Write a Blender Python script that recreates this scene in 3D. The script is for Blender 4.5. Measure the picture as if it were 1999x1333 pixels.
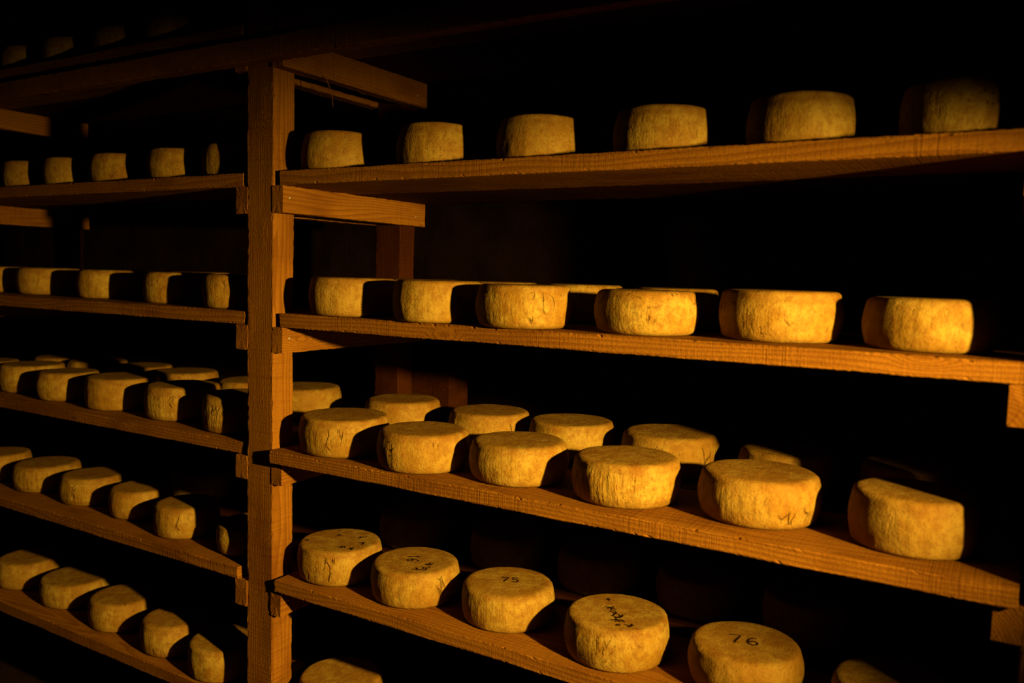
import bpy, math, random
from mathutils import Vector, Matrix, noise

# ------------------------------------------------------------------ clear
for o in list(bpy.data.objects):
    bpy.data.objects.remove(o, do_unlink=True)
scene = bpy.context.scene
C = scene.collection

# ------------------------------------------------------------------ camera
cam_d = bpy.data.cameras.new('camera')
cam_d.sensor_width = 36.0
cam_d.lens = 29.3407
cam_d.clip_start = 0.05
cam_d.clip_end = 60
cam = bpy.data.objects.new('camera', cam_d)
C.objects.link(cam)
RIGHT = Vector((0.8554278, 0.5172619, 0.0261432))
UP = Vector((-0.0640957, 0.0556399, 0.9963915))
FWD = Vector((-0.5139407, 0.8540166, -0.0807502))
m = Matrix.Identity(4)
for r in range(3):
    m[r][0] = RIGHT[r]; m[r][1] = UP[r]; m[r][2] = -FWD[r]
m.translation = Vector((1.56606, -1.45555, 1.29575))
cam.matrix_world = m
cam_d.dof.use_dof = True
cam_d.dof.focus_distance = 2.0
cam_d.dof.aperture_fstop = 2.8
scene.camera = cam

# ------------------------------------------------------------------ world, light, exposure
w = bpy.data.worlds.new('cellar_dark')
scene.world = w
w.use_nodes = True
w.node_tree.nodes['Background'].inputs[0].default_value = (0.02, 0.008, 0.003, 1)
w.node_tree.nodes['Background'].inputs[1].default_value = 0.0

LIGHT_AT = Vector((2.53, -0.67, 1.37))
AZ, PITCH, ROLL = math.radians(190.5), math.radians(-28.3), math.radians(25.8)
ld = bpy.data.lights.new('spot_lamp', 'SPOT')
ld.energy = 790.0
ld.color = (1.0, 0.62, 0.13)
ld.spot_size = math.radians(62.6)
ld.spot_blend = 1.0
ld.shadow_soft_size = 0.03
lo = bpy.data.objects.new('spot_lamp', ld)
C.objects.link(lo)
_ax = Vector((math.cos(PITCH) * math.cos(AZ), math.cos(PITCH) * math.sin(AZ), math.sin(PITCH)))
_rt = _ax.cross(Vector((0, 0, 1))).normalized()
_up = _rt.cross(_ax)
_lx = math.cos(ROLL) * _rt + math.sin(ROLL) * _up
_ly = -math.sin(ROLL) * _rt + math.cos(ROLL) * _up
_m = Matrix.Identity(4)
BEAM = 2.93                                      # the beam is wider than high, and tipped
for r in range(3):
    _m[r][0] = _lx[r] * BEAM; _m[r][1] = _ly[r]; _m[r][2] = -_ax[r]
_m.translation = LIGHT_AT
lo.matrix_world = _m

vs = scene.view_settings
vs.view_transform = 'Standard'
vs.look = 'None'
vs.gamma = 1.0
vs.use_curve_mapping = False
vs.exposure = 0.0


# ------------------------------------------------------------------ materials
class NT:
    def __init__(self, name):
        self.m = bpy.data.materials.new(name)
        self.m.use_nodes = True
        self.t = self.m.node_tree
        self.t.nodes.clear()
        self.out = self.n('ShaderNodeOutputMaterial')
        self.b = self.n('ShaderNodeBsdfPrincipled')
        self.l(self.b.outputs[0], self.out.inputs[0])

    def n(self, kind, **kw):
        x = self.t.nodes.new(kind)
        for k, v in kw.items():
            setattr(x, k, v)
        return x

    def l(self, a, b):
        self.t.links.new(a, b)

    def put(self, sock, v):
        if isinstance(v, bpy.types.NodeSocket):
            self.l(v, sock)
        else:
            sock.default_value = v

    def math(self, op, a, b=None, c=None, clamp=False):
        x = self.n('ShaderNodeMath', operation=op)
        x.use_clamp = clamp
        self.put(x.inputs[0], a)
        if b is not None: self.put(x.inputs[1], b)
        if c is not None: self.put(x.inputs[2], c)
        return x.outputs[0]

    def vmath(self, op, a, b):
        x = self.n('ShaderNodeVectorMath', operation=op)
        self.put(x.inputs[0], a); self.put(x.inputs[1], b)
        return x.outputs[0]

    def noise(self, vec, scale, detail=3, rough=0.55, dist=0.0):
        x = self.n('ShaderNodeTexNoise')
        self.l(vec, x.inputs['Vector'])
        x.inputs['Scale'].default_value = scale
        x.inputs['Detail'].default_value = detail
        x.inputs['Roughness'].default_value = rough
        x.inputs['Distortion'].default_value = dist
        return x.outputs[0]

    def ramp(self, fac, lo, hi, a=0.0, b=1.0):
        x = self.n('ShaderNodeMapRange', interpolation_type='SMOOTHSTEP')
        self.l(fac, x.inputs[0])
        x.inputs[1].default_value = lo; x.inputs[2].default_value = hi
        x.inputs[3].default_value = a; x.inputs[4].default_value = b
        return x.outputs[0]

    def mix(self, fac, a, b, mode='MIX'):
        x = self.n('ShaderNodeMix', data_type='RGBA', blend_type=mode)
        self.put(x.inputs[0], fac)
        for s, v in ((x.inputs[6], a), (x.inputs[7], b)):
            if isinstance(v, tuple): s.default_value = (v[0], v[1], v[2], 1)
            else: self.l(v, s)
        return x.outputs[2]

    def bump(self, height, strength, dist, prev=None):
        x = self.n('ShaderNodeBump')
        x.inputs['Strength'].default_value = strength
        x.inputs['Distance'].default_value = dist
        self.l(height, x.inputs['Height'])
        if prev is not None: self.l(prev, x.inputs['Normal'])
        return x.outputs[0]

    def coords(self):
        tc = self.n('ShaderNodeTexCoord')
        oi = self.n('ShaderNodeObjectInfo')
        cx = self.n('ShaderNodeCombineXYZ')
        self.l(self.math('MULTIPLY', oi.outputs['Random'], 7.31), cx.inputs[0])
        self.l(self.math('MULTIPLY', oi.outputs['Random'], 13.7), cx.inputs[1])
        self.l(self.math('MULTIPLY', oi.outputs['Random'], 3.9), cx.inputs[2])
        return tc.outputs['Object'], self.vmath('ADD', tc.outputs['Object'], cx.outputs[0]), oi.outputs['Random']


def wood_material(name, axis, early, late, rough=0.7):
    t = NT(name)
    raw, off, rnd = t.coords()

    def perm(vec):
        s = t.n('ShaderNodeSeparateXYZ'); t.l(vec, s.inputs[0])
        c = t.n('ShaderNodeCombineXYZ')
        idx = {0: (1, 2, 0), 1: (0, 2, 1), 2: (0, 1, 2)}[axis]
        for k in range(3):
            t.l(s.outputs[idx[k]], c.inputs[k])
        return c.outputs[0]
    p = perm(off)
    q = perm(raw)

    def scl(vec, v):
        return t.vmath('MULTIPLY', vec, v)
    # growth rings: distance from a pith line outside the board, warped along the length
    w1 = t.noise(scl(p, (7, 7, 1.1)), 1.0, 2)
    w2 = t.noise(scl(p, (30, 30, 3.5)), 1.0, 2)
    s = t.n('ShaderNodeSeparateXYZ'); t.l(q, s.inputs[0])
    cu = t.math('MULTIPLY_ADD', rnd, 0.16, -0.02)
    du = t.math('ADD', s.outputs[0], cu)
    dv = t.math('ADD', s.outputs[1], 0.055)
    dist = t.math('SQRT', t.math('ADD', t.math('MULTIPLY', du, du), t.math('MULTIPLY', dv, dv)))
    dist = t.math('ADD', dist, t.math('MULTIPLY', w1, 0.055))
    dist = t.math('ADD', dist, t.math('MULTIPLY', w2, 0.006))
    kv = t.n('ShaderNodeTexVoronoi', feature='F1')
    t.l(scl(p, (8.5, 8.5, 3.1)), kv.inputs['Vector']); kv.inputs['Scale'].default_value = 1.0
    knot = t.ramp(kv.outputs['Distance'], 0.02, 0.24, 1.0, 0.0)
    dist = t.math('ADD', dist, t.math('MULTIPLY', knot, 0.035))
    ring = t.math('FRACT', t.math('MULTIPLY', dist, 170.0))
    ringm = t.ramp(ring, 0.25, 0.98)
    fibre = t.noise(scl(p, (420, 420, 9)), 1.0, 3, 0.6)
    fuzz = t.noise(scl(p, (260, 260, 160)), 1.0, 3, 0.65)
    saw = t.noise(scl(p, (3, 9, 330)), 1.0, 2, 0.6)
    sawmask = t.ramp(t.noise(scl(p, (1.5, 1.5, 4.5)), 1.0, 2), 0.42, 0.62)
    blot = t.noise(scl(p, (9, 9, 3.2)), 1.0, 4, 0.6)
    col = t.mix(t.math('MULTIPLY', ringm, 0.62), early, late)
    col = t.mix(t.ramp(fibre, 0.45, 0.75, 0, 0.45), col, late)
    col = t.mix(t.ramp(blot, 0.45, 0.72, 0.0, 0.55), col, (late[0] * 0.62, late[1] * 0.5, late[2] * 0.4))
    col = t.mix(t.ramp(knot, 0.78, 0.97, 0.0, 0.75), col, (late[0] * 0.45, late[1] * 0.35, late[2] * 0.3))
    sawc = t.math('MULTIPLY', t.ramp(saw, 0.5, 0.7), t.math('MULTIPLY_ADD', sawmask, 0.35, 0.08))
    col = t.mix(sawc, col, (late[0] * 0.7, late[1] * 0.6, late[2] * 0.5))
    col = t.mix(t.ramp(fuzz, 0.42, 0.72, 0.0, 0.3), col, late)
    t.l(col, t.b.inputs['Base Color'])
    t.b.inputs['Roughness'].default_value = rough
    t.b.inputs['Specular IOR Level'].default_value = 0.04
    nb = t.bump(ringm, 0.25, 0.0012)
    nb = t.bump(fibre, 0.35, 0.0016, nb)
    nb = t.bump(t.math('MULTIPLY', saw, t.math('MULTIPLY_ADD', sawmask, 0.8, 0.2)), 0.55, 0.0022, nb)
    nb = t.bump(fuzz, 0.55, 0.0022, nb)
    t.l(nb, t.b.inputs['Normal'])
    return t.m


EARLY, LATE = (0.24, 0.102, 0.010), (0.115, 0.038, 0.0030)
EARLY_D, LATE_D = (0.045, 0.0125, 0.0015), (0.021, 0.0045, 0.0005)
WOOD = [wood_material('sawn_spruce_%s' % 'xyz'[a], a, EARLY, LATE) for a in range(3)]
SHADEWOOD = [wood_material('shaded_spruce_%s' % 'xyz'[a], a, EARLY_D, LATE_D) for a in range(3)]  # same spruce, with the shade deep in the rack put into its colour


def cheese_material(name, speck, crack, wrinkle, hue=0.0):
    t = NT(name)
    raw, p, rnd = t.coords()

    def scl(v):
        return t.vmath('MULTIPLY', p, v)
    blot = t.noise(p, 13.0, 4, 0.6, 0.4)
    fine = t.noise(p, 190.0, 3, 0.65)
    mid = t.noise(p, 55.0, 4, 0.62)
    a = (0.31, 0.210 + hue, 0.036); b = (0.22, 0.120 + hue * 0.6, 0.012)
    col = t.mix(t.ramp(blot, 0.36, 0.68), a, b)
    col = t.mix(t.ramp(mid, 0.40, 0.66, 0, 0.60), col, (0.165, 0.070, 0.008))
    col = t.mix(t.ramp(rnd, 0.0, 1.0, 0.0, 0.28), col, (0.23, 0.108, 0.014))
    # mould freckles
    sp = t.noise(p, 95.0, 4, 0.7)
    spm = t.noise(p, 11.0, 2, 0.5)
    spots = t.math('MULTIPLY', t.ramp(sp, 0.56, 0.66), t.ramp(spm, 0.44, 0.62))
    col = t.mix(t.math('MULTIPLY', spots, speck), col, (0.05, 0.018, 0.003))
    # sparse upright creases in the rind
    wv = t.noise(scl((28, 28, 14)), 1.0, 2)
    cc = t.n('ShaderNodeVectorMath', operation='ADD')
    t.l(scl((46, 46, 10)), cc.inputs[0])
    cm = t.n('ShaderNodeCombineXYZ')
    t.l(t.math('MULTIPLY', wv, 1.8), cm.inputs[0]); t.l(t.math('MULTIPLY', wv, 1.8), cm.inputs[1])
    t.l(cm.outputs[0], cc.inputs[1])
    vo = t.n('ShaderNodeTexVoronoi', feature='DISTANCE_TO_EDGE')
    t.l(cc.outputs[0], vo.inputs['Vector']); vo.inputs['Scale'].default_value = 1.0
    line = t.ramp(vo.outputs[0], 0.0, 0.06, 1.0, 0.0)
    sel = t.ramp(t.noise(scl((17, 17, 12)), 1.0, 1), 0.60, 0.70)
    s = t.n('ShaderNodeSeparateXYZ'); t.l(raw, s.inputs[0])
    side = t.math('MULTIPLY', t.ramp(s.outputs[2], 0.004, 0.02), t.ramp(s.outputs[2], 0.066, 0.08, 1.0, 0.0))
    crk = t.math('MULTIPLY', t.math('MULTIPLY', line, sel), side)
    col = t.mix(t.math('MULTIPLY', crk, 0.65 * crack), col, (0.06, 0.024, 0.004))
    wr = t.noise(scl((95, 95, 16)), 1.0, 3, 0.6)
    wrs = t.math('MULTIPLY', wr, side)
    pit = t.ramp(t.noise(p, 240.0, 2, 0.7), 0.56, 0.70)
    col = t.mix(t.math('MULTIPLY', pit, 0.40), col, (0.10, 0.040, 0.005))
    col = t.mix(t.math('MULTIPLY', t.ramp(wrs, 0.42, 0.30), 0.30 * min(1.0, wrinkle)), col, (0.15, 0.062, 0.008))
    topm = t.ramp(s.outputs[2], 0.070, 0.082, 0.0, 1.0)  # mask for browner mottling over the top of the wheel
    col = t.mix(t.math('MULTIPLY', t.math('MULTIPLY', topm, t.ramp(t.noise(p, 34.0, 4, 0.65), 0.40, 0.66)), 0.55), col, (0.15, 0.062, 0.008))
    t.l(col, t.b.inputs['Base Color'])
    t.b.inputs['Roughness'].default_value = 0.62
    t.b.inputs['Specular IOR Level'].default_value = 0.08
    nb = t.bump(wrs, min(1.0, 0.6 * wrinkle), 0.006)
    nb = t.bump(mid, 0.5, 0.0035, nb)
    nb = t.bump(fine, 0.6, 0.002, nb)
    nb = t.bump(pit, 0.5, -0.0012, nb)
    nb = t.bump(spots, 0.5 * speck, -0.0012, nb)
    nb = t.bump(crk, 0.9 * crack, -0.004, nb)
    t.l(nb, t.b.inputs['Normal'])
    return t.m


CHEESE = {
    'smooth': cheese_material('rind_smooth', 0.12, 0.35, 0.35),
    'cracked': cheese_material('rind_cracked', 0.25, 1.0, 0.7),
    'speckled': cheese_material('rind_speckled', 0.85, 0.5, 0.6),
    'wrinkled': cheese_material('rind_wrinkled', 0.4, 0.9, 1.8),
}


def plain(name, col, rough=0.6, metal=0.0, nscale=0, namp=0.0, bump=0.0):
    t = NT(name)
    if nscale:
        raw, p, rnd = t.coords()
        n = t.noise(p, nscale, 5, 0.62)
        c = t.mix(t.ramp(n, 0.35, 0.7, 0, namp), col, tuple(v * 0.35 for v in col))
        t.l(c, t.b.inputs['Base Color'])
        if bump:
            t.l(t.bump(n, 0.8, bump), t.b.inputs['Normal'])
    else:
        t.b.inputs['Base Color'].default_value = (*col, 1)
    t.b.inputs['Roughness'].default_value = rough
    t.b.inputs['Metallic'].default_value = metal
    t.b.inputs['Specular IOR Level'].default_value = 0.3 if metal else 0.02
    return t.m


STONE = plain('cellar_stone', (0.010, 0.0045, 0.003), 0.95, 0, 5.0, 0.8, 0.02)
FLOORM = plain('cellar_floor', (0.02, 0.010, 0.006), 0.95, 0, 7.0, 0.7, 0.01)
OLDWOOD = plain('old_dark_board', (0.022, 0.006, 0.004), 0.85, 0, 9.0, 0.5, 0.003)
STEEL = plain('nail_steel', (0.42, 0.36, 0.28), 0.45, 0.6, 200.0, 0.5)
RUST = plain('nail_hole', (0.05, 0.02, 0.008), 0.9, 0, 300.0, 0.5)
INK = plain('black_ink', (0.022, 0.010, 0.004), 0.7, 0, 250.0, 0.6)
STRAW = plain('dry_splinter', (0.2, 0.07, 0.012), 0.7, 0, 300.0, 0.4)


# ------------------------------------------------------------------ mesh helpers
def mesh_obj(name, verts, faces, mat, parent=None, loc=(0, 0, 0), smooth=False):
    me = bpy.data.meshes.new(name)
    me.from_pydata(verts, [], faces)
    me.update()
    me.materials.append(mat)
    if smooth:
        me.polygons.foreach_set('use_smooth', [True] * len(me.polygons))
    o = bpy.data.objects.new(name, me)
    C.objects.link(o)
    o.location = loc
    if parent is not None:
        o.parent = parent
    return o


def timber(name, x0, x1, y0, y1, z0, z1, axis, seed, mat=None, parent=None, origin=(0, 0, 0),
           step=0.01, rough=0.0007, chip=0.0025, ragged=0.0):
    """A sawn board or post: its long axis cut into rings, worn corners, uneven saw surface, small chips."""
    rnd = random.Random(seed)
    lo = [x0, y0, z0]; hi = [x1, y1, z1]
    ce = [(a + b) / 2 for a, b in zip(lo, hi)]
    L = hi[axis] - lo[axis]
    o1, o2 = [(1, 2), (0, 2), (0, 1)][axis]
    A, B = (hi[o1] - lo[o1]) / 2, (hi[o2] - lo[o2]) / 2
    n = max(6, int(L / step))
    # cross-section outline, going round with worn corners
    sect = []
    cr = 0.0016
    k = 4

    def side(p, q):
        d = math.hypot(q[0] - p[0], q[1] - p[1])
        e = min(0.004 / d, 0.2)
        for i, f in enumerate((0.0, e, 0.34, 0.67, 1.0 - e)):
            sect.append((p[0] + (q[0] - p[0]) * f, p[1] + (q[1] - p[1]) * f, i == 0))
    pts = [(-A + cr, -B), (A - cr, -B), (A, -B + cr), (A, B - cr), (A - cr, B), (-A + cr, B), (-A, B - cr), (-A, -B + cr)]
    for i in range(8):
        p, q = pts[i], pts[(i + 1) % 8]
        if i % 2 == 0:
            side(p, q)
        else:
            sect.append((p[0], p[1], True))
    verts, faces = [], []
    m_ = len(sect)
    chips = {}
    for ci in range(m_):
        if sect[ci][2]:
            for _ in range(int(L * 8)):
                c = rnd.randrange(1, n)
                chips[(c, ci)] = rnd.uniform(0.1, 1.0) ** 2 * chip
    for i in range(n + 1):
        t = -L / 2 + L * i / n
        for ci, (a, b, corner) in enumerate(sect):
            nz = noise.noise(Vector((t * 9 + seed * 3.1, a * 14 + seed, b * 14))) * 0.0012
            f = rnd.uniform(-1, 1) * (rough if corner else rough * 0.12) + nz * (1.0 if corner else 0.5)
            d = math.hypot(a, b) or 1
            ca, cb = (a / A if abs(a) > A - 0.004 else 0), (b / B if abs(b) > B - 0.004 else 0)
            dep = chips.get((i, ci), 0.0)
            aa = a + ca * (f - dep); bb = b + cb * (f - dep)
            tt = t
            if i in (0, n):
                tt += (rnd.uniform(-1, 1) * (0.0008 + ragged))
            v = [0, 0, 0]
            v[axis] = tt; v[o1] = aa; v[o2] = bb
            verts.append(v)
    for i in range(n):
        for j in range(m_):
            a = i * m_ + j; b = i * m_ + (j + 1) % m_
            faces.append((a, b, b + m_, a + m_))
    for end in (0, n):
        cidx = len(verts)
        v = [0, 0, 0]; v[axis] = -L / 2 if end == 0 else L / 2
        verts.append(v)
        for j in range(m_):
            a = end * m_ + j; b = end * m_ + (j + 1) % m_
            faces.append((b, a, cidx) if end == 0 else (a, b, cidx))
    if axis == 1:
        faces = [tuple(reversed(f)) for f in faces]
    o = mesh_obj(name, verts, faces, mat or WOOD[axis], parent,
                 [ce[i] - origin[i] for i in range(3)])
    return o


def tag(o, label, cat, group=None, kind=None):
    o['label'] = label
    o['category'] = cat
    if group: o['group'] = group
    if kind: o['kind'] = kind
    return o


def slab(name, x0, x1, y0, y1, z0, z1, mat):
    v = [(x, y, z) for x in (x0, x1) for y in (y0, y1) for z in (z0, z1)]
    f = [(0, 1, 3, 2), (4, 6, 7, 5), (0, 4, 5, 1), (2, 3, 7, 6), (0, 2, 6, 4), (1, 5, 7, 3)]
    o = mesh_obj(name, v, f, mat)
    o['kind'] = 'structure'
    return o


# ------------------------------------------------------------------ the cellar
FZ, CZ = -0.23, 2.42
slab('floor', -3.4, 3.9, -3.4, 1.15, FZ - 0.1, FZ, FLOORM)
slab('ceiling', -3.4, 3.9, -3.4, 1.15, CZ, CZ + 0.1, STONE)
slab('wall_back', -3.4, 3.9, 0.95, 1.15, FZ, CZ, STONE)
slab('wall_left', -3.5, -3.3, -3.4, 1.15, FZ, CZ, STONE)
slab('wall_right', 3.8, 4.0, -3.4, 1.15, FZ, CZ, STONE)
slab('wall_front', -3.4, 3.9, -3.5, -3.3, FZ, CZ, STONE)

# ------------------------------------------------------------------ rack frames: two posts and the bearers nailed between
PW, PD = 0.09, 0.069
BACK = 0.491
BTOP = [1.848, 1.4955, 1.1500, 0.8145, 0.4865, 0.1225]      # bearer tops = plank undersides
BBOT = [1.776, 1.4285, 1.0865, 0.7550, 0.4190, 0.0560]


def nail(parent, org, x, y, z, sx=1):
    v = [(0.0, 0, 0)]
    n = 10
    for ring, (r, h) in enumerate(((0.0028, 0.0012), (0.0034, 0.0004), (0.0034, -0.002))):
        for k in range(n):
            a = 2 * math.pi * k / n
            v.append((sx * h, r * math.cos(a), r * math.sin(a)))
    v[0] = (sx * 0.0014, 0, 0)
    f = [(0, 1 + k, 1 + (k + 1) % n) for k in range(n)]
    for r in range(2):
        for k in range(n):
            f.append((1 + r * n + k, 1 + (r + 1) * n + k, 1 + (r + 1) * n + (k + 1) % n, 1 + r * n + (k + 1) % n))
    mesh_obj('nail_head', v, f, STEEL, parent, (x - org[0], y - org[1], z - org[2]), True)


def post(parent, org, x0, y0, seed, mat):
    """A post with shallow housings cut in its sides where the bearers sit."""
    rnd = random.Random(seed)
    x1, y1 = x0 + PW, y0 + PD
    return timber('post', x0, x1, y0, y1, FZ, 2.36, 2, seed, mat, parent, org, step=0.012, rough=0.0006)


def frame(label, xr, seed, sides, back_dx=0.0, long_back=0.60):
    """xr: x of the right face of the front post."""
    org = (xr - PW / 2, 0.28, FZ)
    e = bpy.data.objects.new('rack_frame', None)
    C.objects.link(e)
    e.location = org
    e.empty_display_size = 0.1
    tag(e, label, 'rack frame', 'timber rack frames')
    post(e, org, xr - PW, 0.0, seed, None)
    post(e, org, xr - PW + back_dx, BACK, seed + 1, SHADEWOOD[2])
    for i in range(6):
        for s in sides:
            yb = 0.003 + random.Random(seed * 7 + i).uniform(-0.002, 0.002)
            ye = long_back - 0.035 + (0.10 if i == 3 else 0.0)
            if s > 0:
                bx0, bx1 = xr - 0.0005, xr + 0.0345
            else:
                bx0, bx1 = xr - PW - 0.0405, xr - PW + 0.0005
            b = timber('bearer', bx0, bx1, yb - 0.006, ye, BBOT[i], BTOP[i] - 0.0004, 1, seed * 11 + i * 2 + (s > 0),
                       None, e, org, step=0.012, rough=0.0006)
            fx = bx1 + 0.0002 if s > 0 else bx0 - 0.0002
            zc = (BBOT[i] + BTOP[i]) / 2
            nail(e, org, fx, 0.022, zc + 0.004, s)
            nail(e, org, fx, BACK + 0.03, zc - 0.006, s)
    return e


fa = frame('rough timber rack frame with lit side face in the middle of the photo', 0.0, 3, (-1, 1))
fb = frame('timber rack frame cut off by the right edge of the photo', 1.696, 23, (-1,), back_dx=-0.036)
fc = frame('dark timber rack frame at the far left edge of the photo', -1.69, 43, (1,))

# splinter hanging under the top bearer of the middle frame
sp_v, sp_f = [], []
curve = [(0.046, 0.128, 1.778), (0.050, 0.134, 1.760), (0.055, 0.139, 1.742), (0.058, 0.142, 1.722), (0.0585, 0.143, 1.703)]
for i, c in enumerate(curve):
    r = 0.0016 * (1 - 0.16 * i)
    for k in range(6):
        a = k * math.pi / 3
        sp_v.append((c[0] + r * math.cos(a), c[1] + r * math.sin(a), c[2]))
for i in range(len(curve) - 1):
    for k in range(6):
        sp_f.append((i * 6 + k, i * 6 + (k + 1) % 6, i * 6 + 6 + (k + 1) % 6, i * 6 + 6 + k))
fo = fa.location
sp = mesh_obj('splinter', [(a - fo[0], b - fo[1], c - fo[2]) for a, b, c in sp_v], sp_f, STRAW, fa)
sp['label'] = 'thin curled splinter hanging under the top bearer'

# rail along the front under the top shelf
tag(timber('front_rail', -1.80, 1.72, -0.040, -0.004, 1.787, 1.838, 0, 71, step=0.012),
    'long dark timber rail across the front under the top shelf', 'rail')

# ------------------------------------------------------------------ shelf planks
ORD = ['first', 'second', 'third', 'fourth', 'fifth', 'sixth']
TH = [0.044, 0.0335, 0.0338, 0.0310, 0.0310, 0.0335]
TOPZ = [BTOP[i] + TH[i] for i in range(6)]
#            left end, front y, right end
RB = {0: (0.020, -0.004, 1.598), 1: (0.0225, 0.001, 1.600), 2: (0.0205, 0.004, 1.600), 3: (0.0140, -0.0225, 1.5975),
      4: (0.0235, -0.0130, 1.5970), 5: (0.018, -0.008, 1.596)}
LB = {0: (-0.110, 0.0, -1.66), 1: (-0.108, 0.002, -1.665), 2: (-0.1035, 0.003, -1.662), 3: (-0.1160, 0.008, -1.668),
      4: (-0.1215, -0.006, -1.664), 5: (-0.112, 0.0, -1.666)}
for i in range(6):
    l, yf, r = RB[i]
    big = 'wide rough-sawn front plank' if i else 'shadowed front plank'
    tag(timber('shelf_plank', l, r, yf, 0.252, BTOP[i], TOPZ[i], 0, 100 + i, step=0.006, rough=0.00035, chip=0.003, ragged=0.0012),
        '%s of the right bay, %s shelf from above' % (big, ORD[i]), 'shelf plank', 'planks of the right bay')
    tag(timber('shelf_plank', l + 0.006, r - 0.08, 0.257, 0.545, BTOP[i], TOPZ[i], 0, 120 + i, SHADEWOOD[0], step=0.012),
        'rear plank behind the front one, right bay, %s shelf from above' % ORD[i], 'shelf plank', 'planks of the right bay')
    a, yf, b = LB[i]
    tag(timber('shelf_plank', b, a, yf, 0.252, BTOP[i], TOPZ[i], 0, 140 + i, step=0.006, rough=0.00035, chip=0.003, ragged=0.0012),
        'dim front plank of the left bay, %s shelf from above' % ORD[i], 'shelf plank', 'planks of the left bay')
    tag(timber('shelf_plank', b + 0.004, a - 0.01, 0.257, 0.545, BTOP[i], TOPZ[i], 0, 160 + i, SHADEWOOD[0], step=0.012),
        'rear plank behind the front one, left bay, %s shelf from above' % ORD[i], 'shelf plank', 'planks of the left bay')

# block of timber lying behind the rear post, board on the wall
tag(timber('wooden_block', -0.065, 0.1295, 0.572, 0.672, BTOP[3], 0.9975, 0, 91, SHADEWOOD[0], step=0.012),
    'squared timber block lying behind the rear post on the fourth shelf', 'timber block')
tag(timber('wall_board', 0.998, 1.42, 0.926, 0.949, 1.379, 1.60, 0, 92, OLDWOOD, step=0.02),
    'dull red-brown board hung on the dark back wall behind the right bay', 'board')


# ------------------------------------------------------------------ cheeses
def cheese(label, X, Y, Z, r, h, kind, seed, group, taper=0.0, segs=112):
    rnd = random.Random(seed)
    rb, rt = 0.011 * rnd.uniform(0.8, 1.3), 0.010 * rnd.uniform(0.8, 1.3)
    bulge = rnd.uniform(0.012, 0.03)
    prof = [(0.0, 0.0), (0.45, 0.0), (0.80, 0.0)]           # (radius factor or absolute, z)
    P = [(0.0, 0.0), (r * 0.5, 0.0), (r - rb * 1.6, 0.0)]
    for k in range(1, 6):
        a = k / 5 * math.pi / 2
        P.append((r - rb * 1.6 + rb * 1.25 * math.sin(a), rb * (1 - math.cos(a))))
    r0 = r - rb * 0.35
    n = 9
    for k in range(1, n + 1):
        f = k / n
        z = rb + (h - rb - rt) * f
        P.append((r0 + (r - r0) * math.sin(math.pi * f) * 1.0 + (bulge * r * 0.3) * math.sin(math.pi * f) - taper * f, z))
    re = P[-1][0]
    for k in range(1, 6):
        a = k / 5 * math.pi / 2
        P.append((re - rt * 1.25 * (1 - math.cos(a)), h - rt + rt * math.sin(a)))
    re = P[-1][0]
    P += [(re - 0.006, h + 0.0003), (re * 0.72, h + 0.0004), (re * 0.40, h + 0.0004), (0.0, h + 0.0004)]
    verts, faces = [], []
    ph = rnd.uniform(0, 6.28); e2 = rnd.uniform(0.004, 0.012); e3 = rnd.uniform(0.002, 0.006)
    idx = []
    so = seed * 1.37
    for (rr, z) in P:
        if rr == 0.0:
            idx.append([len(verts)]); verts.append((0, 0, z)); continue
        row = []
        edge = max(0.0, min(1.0, (rr / r - 0.7) / 0.25))
        mid = 1.0 if 0.004 < z < h - 0.002 else 0.25
        for k in range(segs):
            a = 2 * math.pi * k / segs
            q = 1 + e2 * math.cos(2 * a + ph) + e3 * math.cos(3 * a + 2 * ph)
            d = noise.noise(Vector((math.cos(a) * 3 + so, math.sin(a) * 3, z * 16))) * 0.0016
            d += noise.noise(Vector((math.cos(a) * 11 + so, math.sin(a) * 11, z * 30))) * 0.0008
            R_ = rr * q + d * edge * mid
            zz = z
            if z > h * 0.9:
                zz += edge * noise.noise(Vector((math.cos(a) * 2 + so, math.sin(a) * 2, 5))) * 0.0014
            row.append(len(verts))
            verts.append((R_ * math.cos(a), R_ * math.sin(a), zz))
        idx.append(row)
    for i in range(len(idx) - 1):
        A, B = idx[i], idx[i + 1]
        for k in range(segs):
            k2 = (k + 1) % segs
            if len(A) == 1:
                faces.append((A[0], B[k2], B[k]))
            elif len(B) == 1:
                faces.append((A[k], A[k2], B[0]))
            else:
                faces.append((A[k], A[k2], B[k2], B[k]))
    o = mesh_obj('cheese_wheel', verts, faces, CHEESE[kind], None, (X, Y, Z + 0.0006), True)
    tag(o, label, 'cheese', group)
    return o


NUM = ['first', 'second', 'third', 'fourth', 'fifth', 'sixth', 'seventh', 'eighth']
LOOK = {'smooth': 'smooth golden', 'cracked': 'cracked golden', 'speckled': 'dark-speckled', 'wrinkled': 'wrinkled golden'}
made = {}


def row(key, shelf, side, back, items, shade=''):
    """items: (X, Y, r, h, kind); order runs away from the middle post."""
    for i, it in enumerate(items):
        X, Y, r, h, kind = it[:5]
        taper = it[5] if len(it) > 5 else 0.0
        where = 'rear row' if back else 'front row'
        lab = '%s%s cheese wheel %s %s of middle post, %s, %s shelf from above' % (
            shade, LOOK[kind], NUM[i], 'right' if side > 0 else 'left', where, ORD[shelf])
        made[key + 'abcdefgh'[i]] = cheese(lab, X, Y, TOPZ[shelf], r, h, kind, shelf * 40 + (side > 0) * 20 + back * 10 + i + 1,
                                           'cheeses on the %s shelf, %s bay, %s' % (ORD[shelf], 'right' if side > 0 else 'left', where),
                                           taper)


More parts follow.
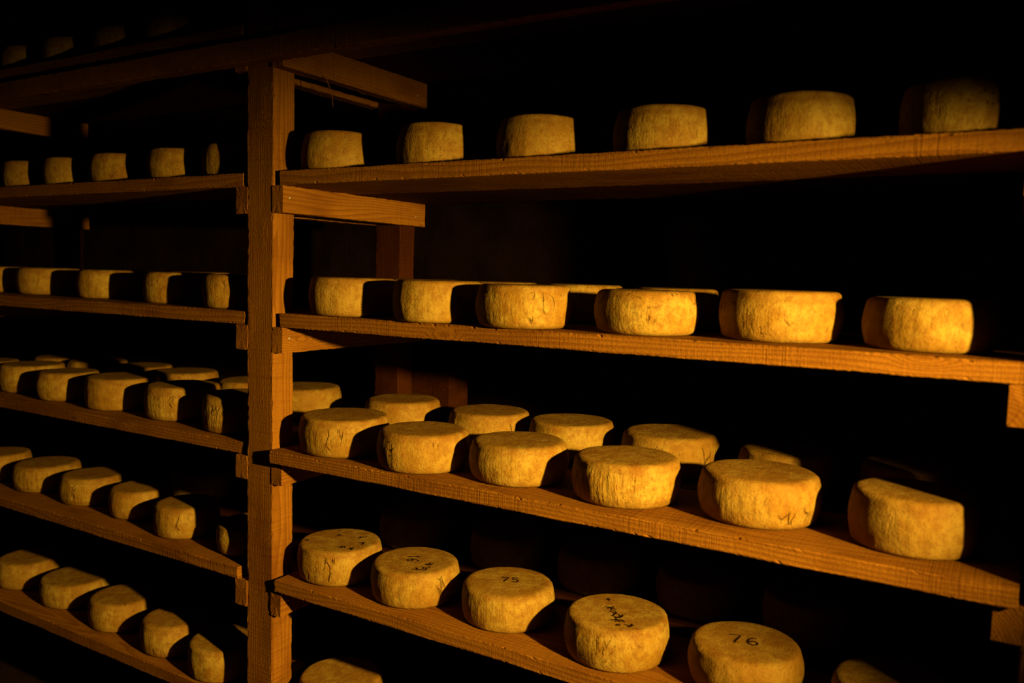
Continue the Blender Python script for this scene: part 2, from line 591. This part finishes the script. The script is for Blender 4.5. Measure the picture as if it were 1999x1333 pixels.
S, K, D, Wk = 'smooth', 'cracked', 'speckled', 'wrinkled'
row('R1', 1, 1, 0, [(.1225, .105, .0985, .0935, S, .006), (.4085, .112, .0950, .0945, D, .006), (.6745, .122, .0960, .0930, S, .006),
                    (.9482, .131, .1001, .0920, K, .003), (1.2110, .128, .0970, .0925, D, .003), (1.4630, .124, .0890, .0940, D, .002)])
row('R2', 2, 1, 0, [(.1740, .0975, .1060, .0917, S), (.4430, .0810, .1005, .0922, S), (.6740, .0725, .1012, .0892, K),
                    (.9320, .1180, .1045, .0860, D), (1.1830, .1650, .1120, .0933, K), (1.4400, .1550, .1072, .0885, S)])
row('R3', 3, 1, 0, [(.1515, .0972, .1121, .0905, K), (.4079, .0839, .1076, .0872, K), (.6432, .1208, .1111, .0854, K),
                    (.9044, .1124, .1093, .0870, Wk), (1.1669, .1396, .1128, .0884, K), (1.4339, .1260, .1013, .0954, S)])
row('R4', 4, 1, 0, [(.1241, .1136, .1066, .0882, K), (.3660, .1140, .1066, .0848, K), (.6171, .1332, .1065, .0809, K),
                    (.8998, .1034, .1067, .0873, D), (1.1595, .1287, .1096, .0804, S), (1.4244, .1279, .1051, .0760, S)])
row('R5', 5, 1, 0, [(.1241, .1214, .1070, .0910, S)])
row('Q3', 3, 1, 1, [(.1025, .3895, .1073, .0918, S), (.3979, .3808, .1077, .0919, K), (.6359, .3895, .1066, .0916, S),
                    (.8927, .3930, .1122, .0933, K), (1.1611, .3850, .1001, .0875, S), (1.4062, .3950, .1000, .0882, S)])
row('Q2', 2, 1, 1, [(.1696, .3900, .1023, .0900, S), (.4149, .3950, .1008, .0900, S), (.6526, .3950, .1010, .0900, S),
                    (.8893, .3980, .1000, .0880, S)])
row('Q4', 4, 1, 1, [(.1215, .4350, .1049, .0900, S), (.4351, .4350, .1025, .0900, S), (.7027, .4350, .1047, .0900, S),
                    (.9630, .4350, .0999, .0900, S), (1.2168, .4350, .1003, .0900, S)], 'dim ')
row('L0', 0, -1, 0, [(-.5145, .14, .104, .09, K), (-.7601, .14, .104, .09, S), (-1.0216, .14, .104, .09, S), (-1.2573, .14, .104, .09, S)])
row('L1', 1, -1, 0, [(-.2676, .14, .104, .09, S), (-.5079, .14, .104, .09, S), (-.7758, .14, .104, .09, D), (-1.03, .14, .104, .09, S), (-1.2621, .14, .104, .09, S)])
row('L2', 2, -1, 0, [(-.2417, .1145, .104, .09, D), (-.5559, .1603, .104, .09, D), (-.9371, .1900, .104, .09, S), (-1.2976, .1950, .104, .09, S), (-1.560, .17, .1, .09, S)])
row('P2', 2, -1, 1, [(-.78, .40, .104, .09, S)])
row('L3', 3, -1, 0, [(-.2634, .1396, .1090, .0990, Wk), (-.5437, .1560, .1071, .0980, Wk), (-.8368, .1560, .1100, .0970, S), (-1.1046, .1410, .0960, .0920, K), (-1.3712, .1700, .1055, .0930, S), (-1.6, .14, .1, .09, S)])
row('P3', 3, -1, 1, [(-.2811, .3950, .1080, .0920, S), (-.5227, .3990, .1040, .0900, S), (-.8463, .3950, .1080, .0920, D), (-1.0932, .4000, .1060, .0910, K), (-1.3421, .3950, .1050, .0910, S), (-1.5662, .3950, .1015, .0890, S)])
row('L4', 4, -1, 0, [(-.2085, .1152, .0900, .0800, D), (-.4787, .1163, .0926, .0890, K), (-.7410, .1522, .0940, .0863, S), (-1.0043, .1582, .0990, .0868, Wk), (-1.2812, .1650, .1061, .0847, Wk), (-1.5364, .14, .0994, .0909, S)])
row('P4', 4, -1, 1, [(-.7600, .395, .104, .09, S)])
row('L5', 5, -1, 0, [(-.2950, .1000, .1000, .0900, S), (-.5328, .1105, .0950, .0930, K), (-.8169, .1368, .1033, .0877, D), (-1.1104, .1600, .1134, .0800, K), (-1.3932, .1600, .1071, .0900, S), (-1.5520, .30, .05, .05, S)][:5])


# ------------------------------------------------------------------ ink on the rinds
def ink(ch, top, strokes, width, label, name='ink_number'):
    """strokes: polylines in world x, y; a flat ribbon lying on the rind."""
    o = made[ch]
    ox, oy, oz = o.location
    verts, faces = [], []
    for st in strokes:
        n = len(st)
        base = len(verts)
        for i, (x, y) in enumerate(st):
            a = st[max(0, i - 1)]; b = st[min(n - 1, i + 1)]
            dx, dy = b[0] - a[0], b[1] - a[1]
            d = math.hypot(dx, dy) or 1
            wv = width * (0.75 + 0.5 * abs(math.sin(i * 1.7 + x * 900))) / 2
            nx, ny = -dy / d * wv, dx / d * wv
            for zz in (0.0, 0.0011):
                verts.append((x + nx - ox, y + ny - oy, top + zz)); verts.append((x - nx - ox, y - ny - oy, top + zz))
        for i in range(n - 1):
            p = base + i * 4; q = p + 4
            faces += [(p + 2, p + 3, q + 3, q + 2), (p, q, q + 1, p + 1), (p, p + 2, q + 2, q), (p + 1, q + 1, q + 3, p + 3)]
        p = base; faces.append((p, p + 1, p + 3, p + 2))
        p = base + (n - 1) * 4; faces.append((p, p + 2, p + 3, p + 1))
    k = mesh_obj(name, verts, faces, INK, o)
    k['label'] = label
    if name == 'ink_smudge': k['kind'] = 'stuff'
    return k


def glyph(ch):
    if ch == '7':
        return [[(0.05, 0.92), (0.3, 0.98), (0.62, 0.95), (0.5, 0.6), (0.36, 0.3), (0.28, 0.0)]]
    if ch == '6':
        pts = [(0.62, 0.92), (0.42, 0.9), (0.22, 0.7), (0.12, 0.42), (0.16, 0.14), (0.36, 0.02), (0.58, 0.12), (0.64, 0.32), (0.52, 0.48), (0.32, 0.46), (0.16, 0.3)]
        return [pts]
    if ch == '5':
        return [[(0.62, 0.96), (0.2, 0.96), (0.16, 0.58), (0.4, 0.62), (0.62, 0.46), (0.62, 0.2), (0.42, 0.03), (0.14, 0.06)]]
    if ch == '1':
        return [[(0.18, 0.74), (0.42, 0.98), (0.40, 0.5), (0.42, 0.0)]]
    return []


def number(ch, text, origin, ux, uy, size, label):
    o = made[ch]
    h = {'R4e': .0804, 'R4b': .0848, 'R4c': .0809, 'R4d': .0873}[ch]
    for i, c in enumerate(text):
        for st in glyph(c):
            stroke = ([(origin[0] + (i * 0.85 + p[0]) * size * ux[0] + p[1] * size * uy[0],
                             origin[1] + (i * 0.85 + p[0]) * size * ux[1] + p[1] * size * uy[1]) for p in st])
            ink(ch, h, [stroke], 0.0035, '%s of the %s' % (c, label), 'ink_digit')


# upright as seen from the aisle: text runs along camera-right, its top points away from the camera
UX, UY = (0.86, 0.51), (-0.51, 0.86)
number('R4e', '76', (1.1330, 0.1060), (0.93, 0.20), (-0.30, 0.95), 0.038, 'black inked number 76')
number('R4c', '75', (0.6050, 0.1180), (0.85, 0.45), (-0.45, 0.88), 0.028, 'black inked number 75')
number('R4b', '16', (0.3330, 0.1290), (0.50, -0.80), (0.86, 0.51), 0.030, 'black inked number 16')


def smudge(ch, h, spots, seed, label):
    rnd = random.Random(seed)
    st = []
    for (x, y, s) in spots:
        for _ in range(3):
            a = rnd.uniform(0, 3.14); cx, cy = x + rnd.uniform(-s, s) * 0.5, y + rnd.uniform(-s, s) * 0.5
            st.append([(cx + math.cos(a + j * 0.35) * s * (j - 1.5) / 1.5, cy + math.sin(a + j * 0.35) * s * (j - 1.5) / 1.5) for j in range(4)])
    ink(ch, h, st, 0.0026, label, 'ink_smudge')


smudge('R4d', .0873, [(.8813, .1051, .011), (.906, .092, .013), (.915, .078, .012), (.9199, .0628, .012), (.9292, .0393, .004), (.9515, .0488, .010), (.8578, .1489, .005)], 5,
       'smeared black ink number')
smudge('R4b', .0848, [(.4157, .1069, .010), (.4244, .0793, .011), (.41, .062, .008)], 7, 'smeared black ink')
smudge('R4a', .0882, [(.0613, .0645, .006), (.1726, .0756, .010), (.1902, .1222, .010), (.1969, .0786, .007), (.1015, .1397, .007), (.1609, .1600, .008)], 9,
       'smeared black ink marks')
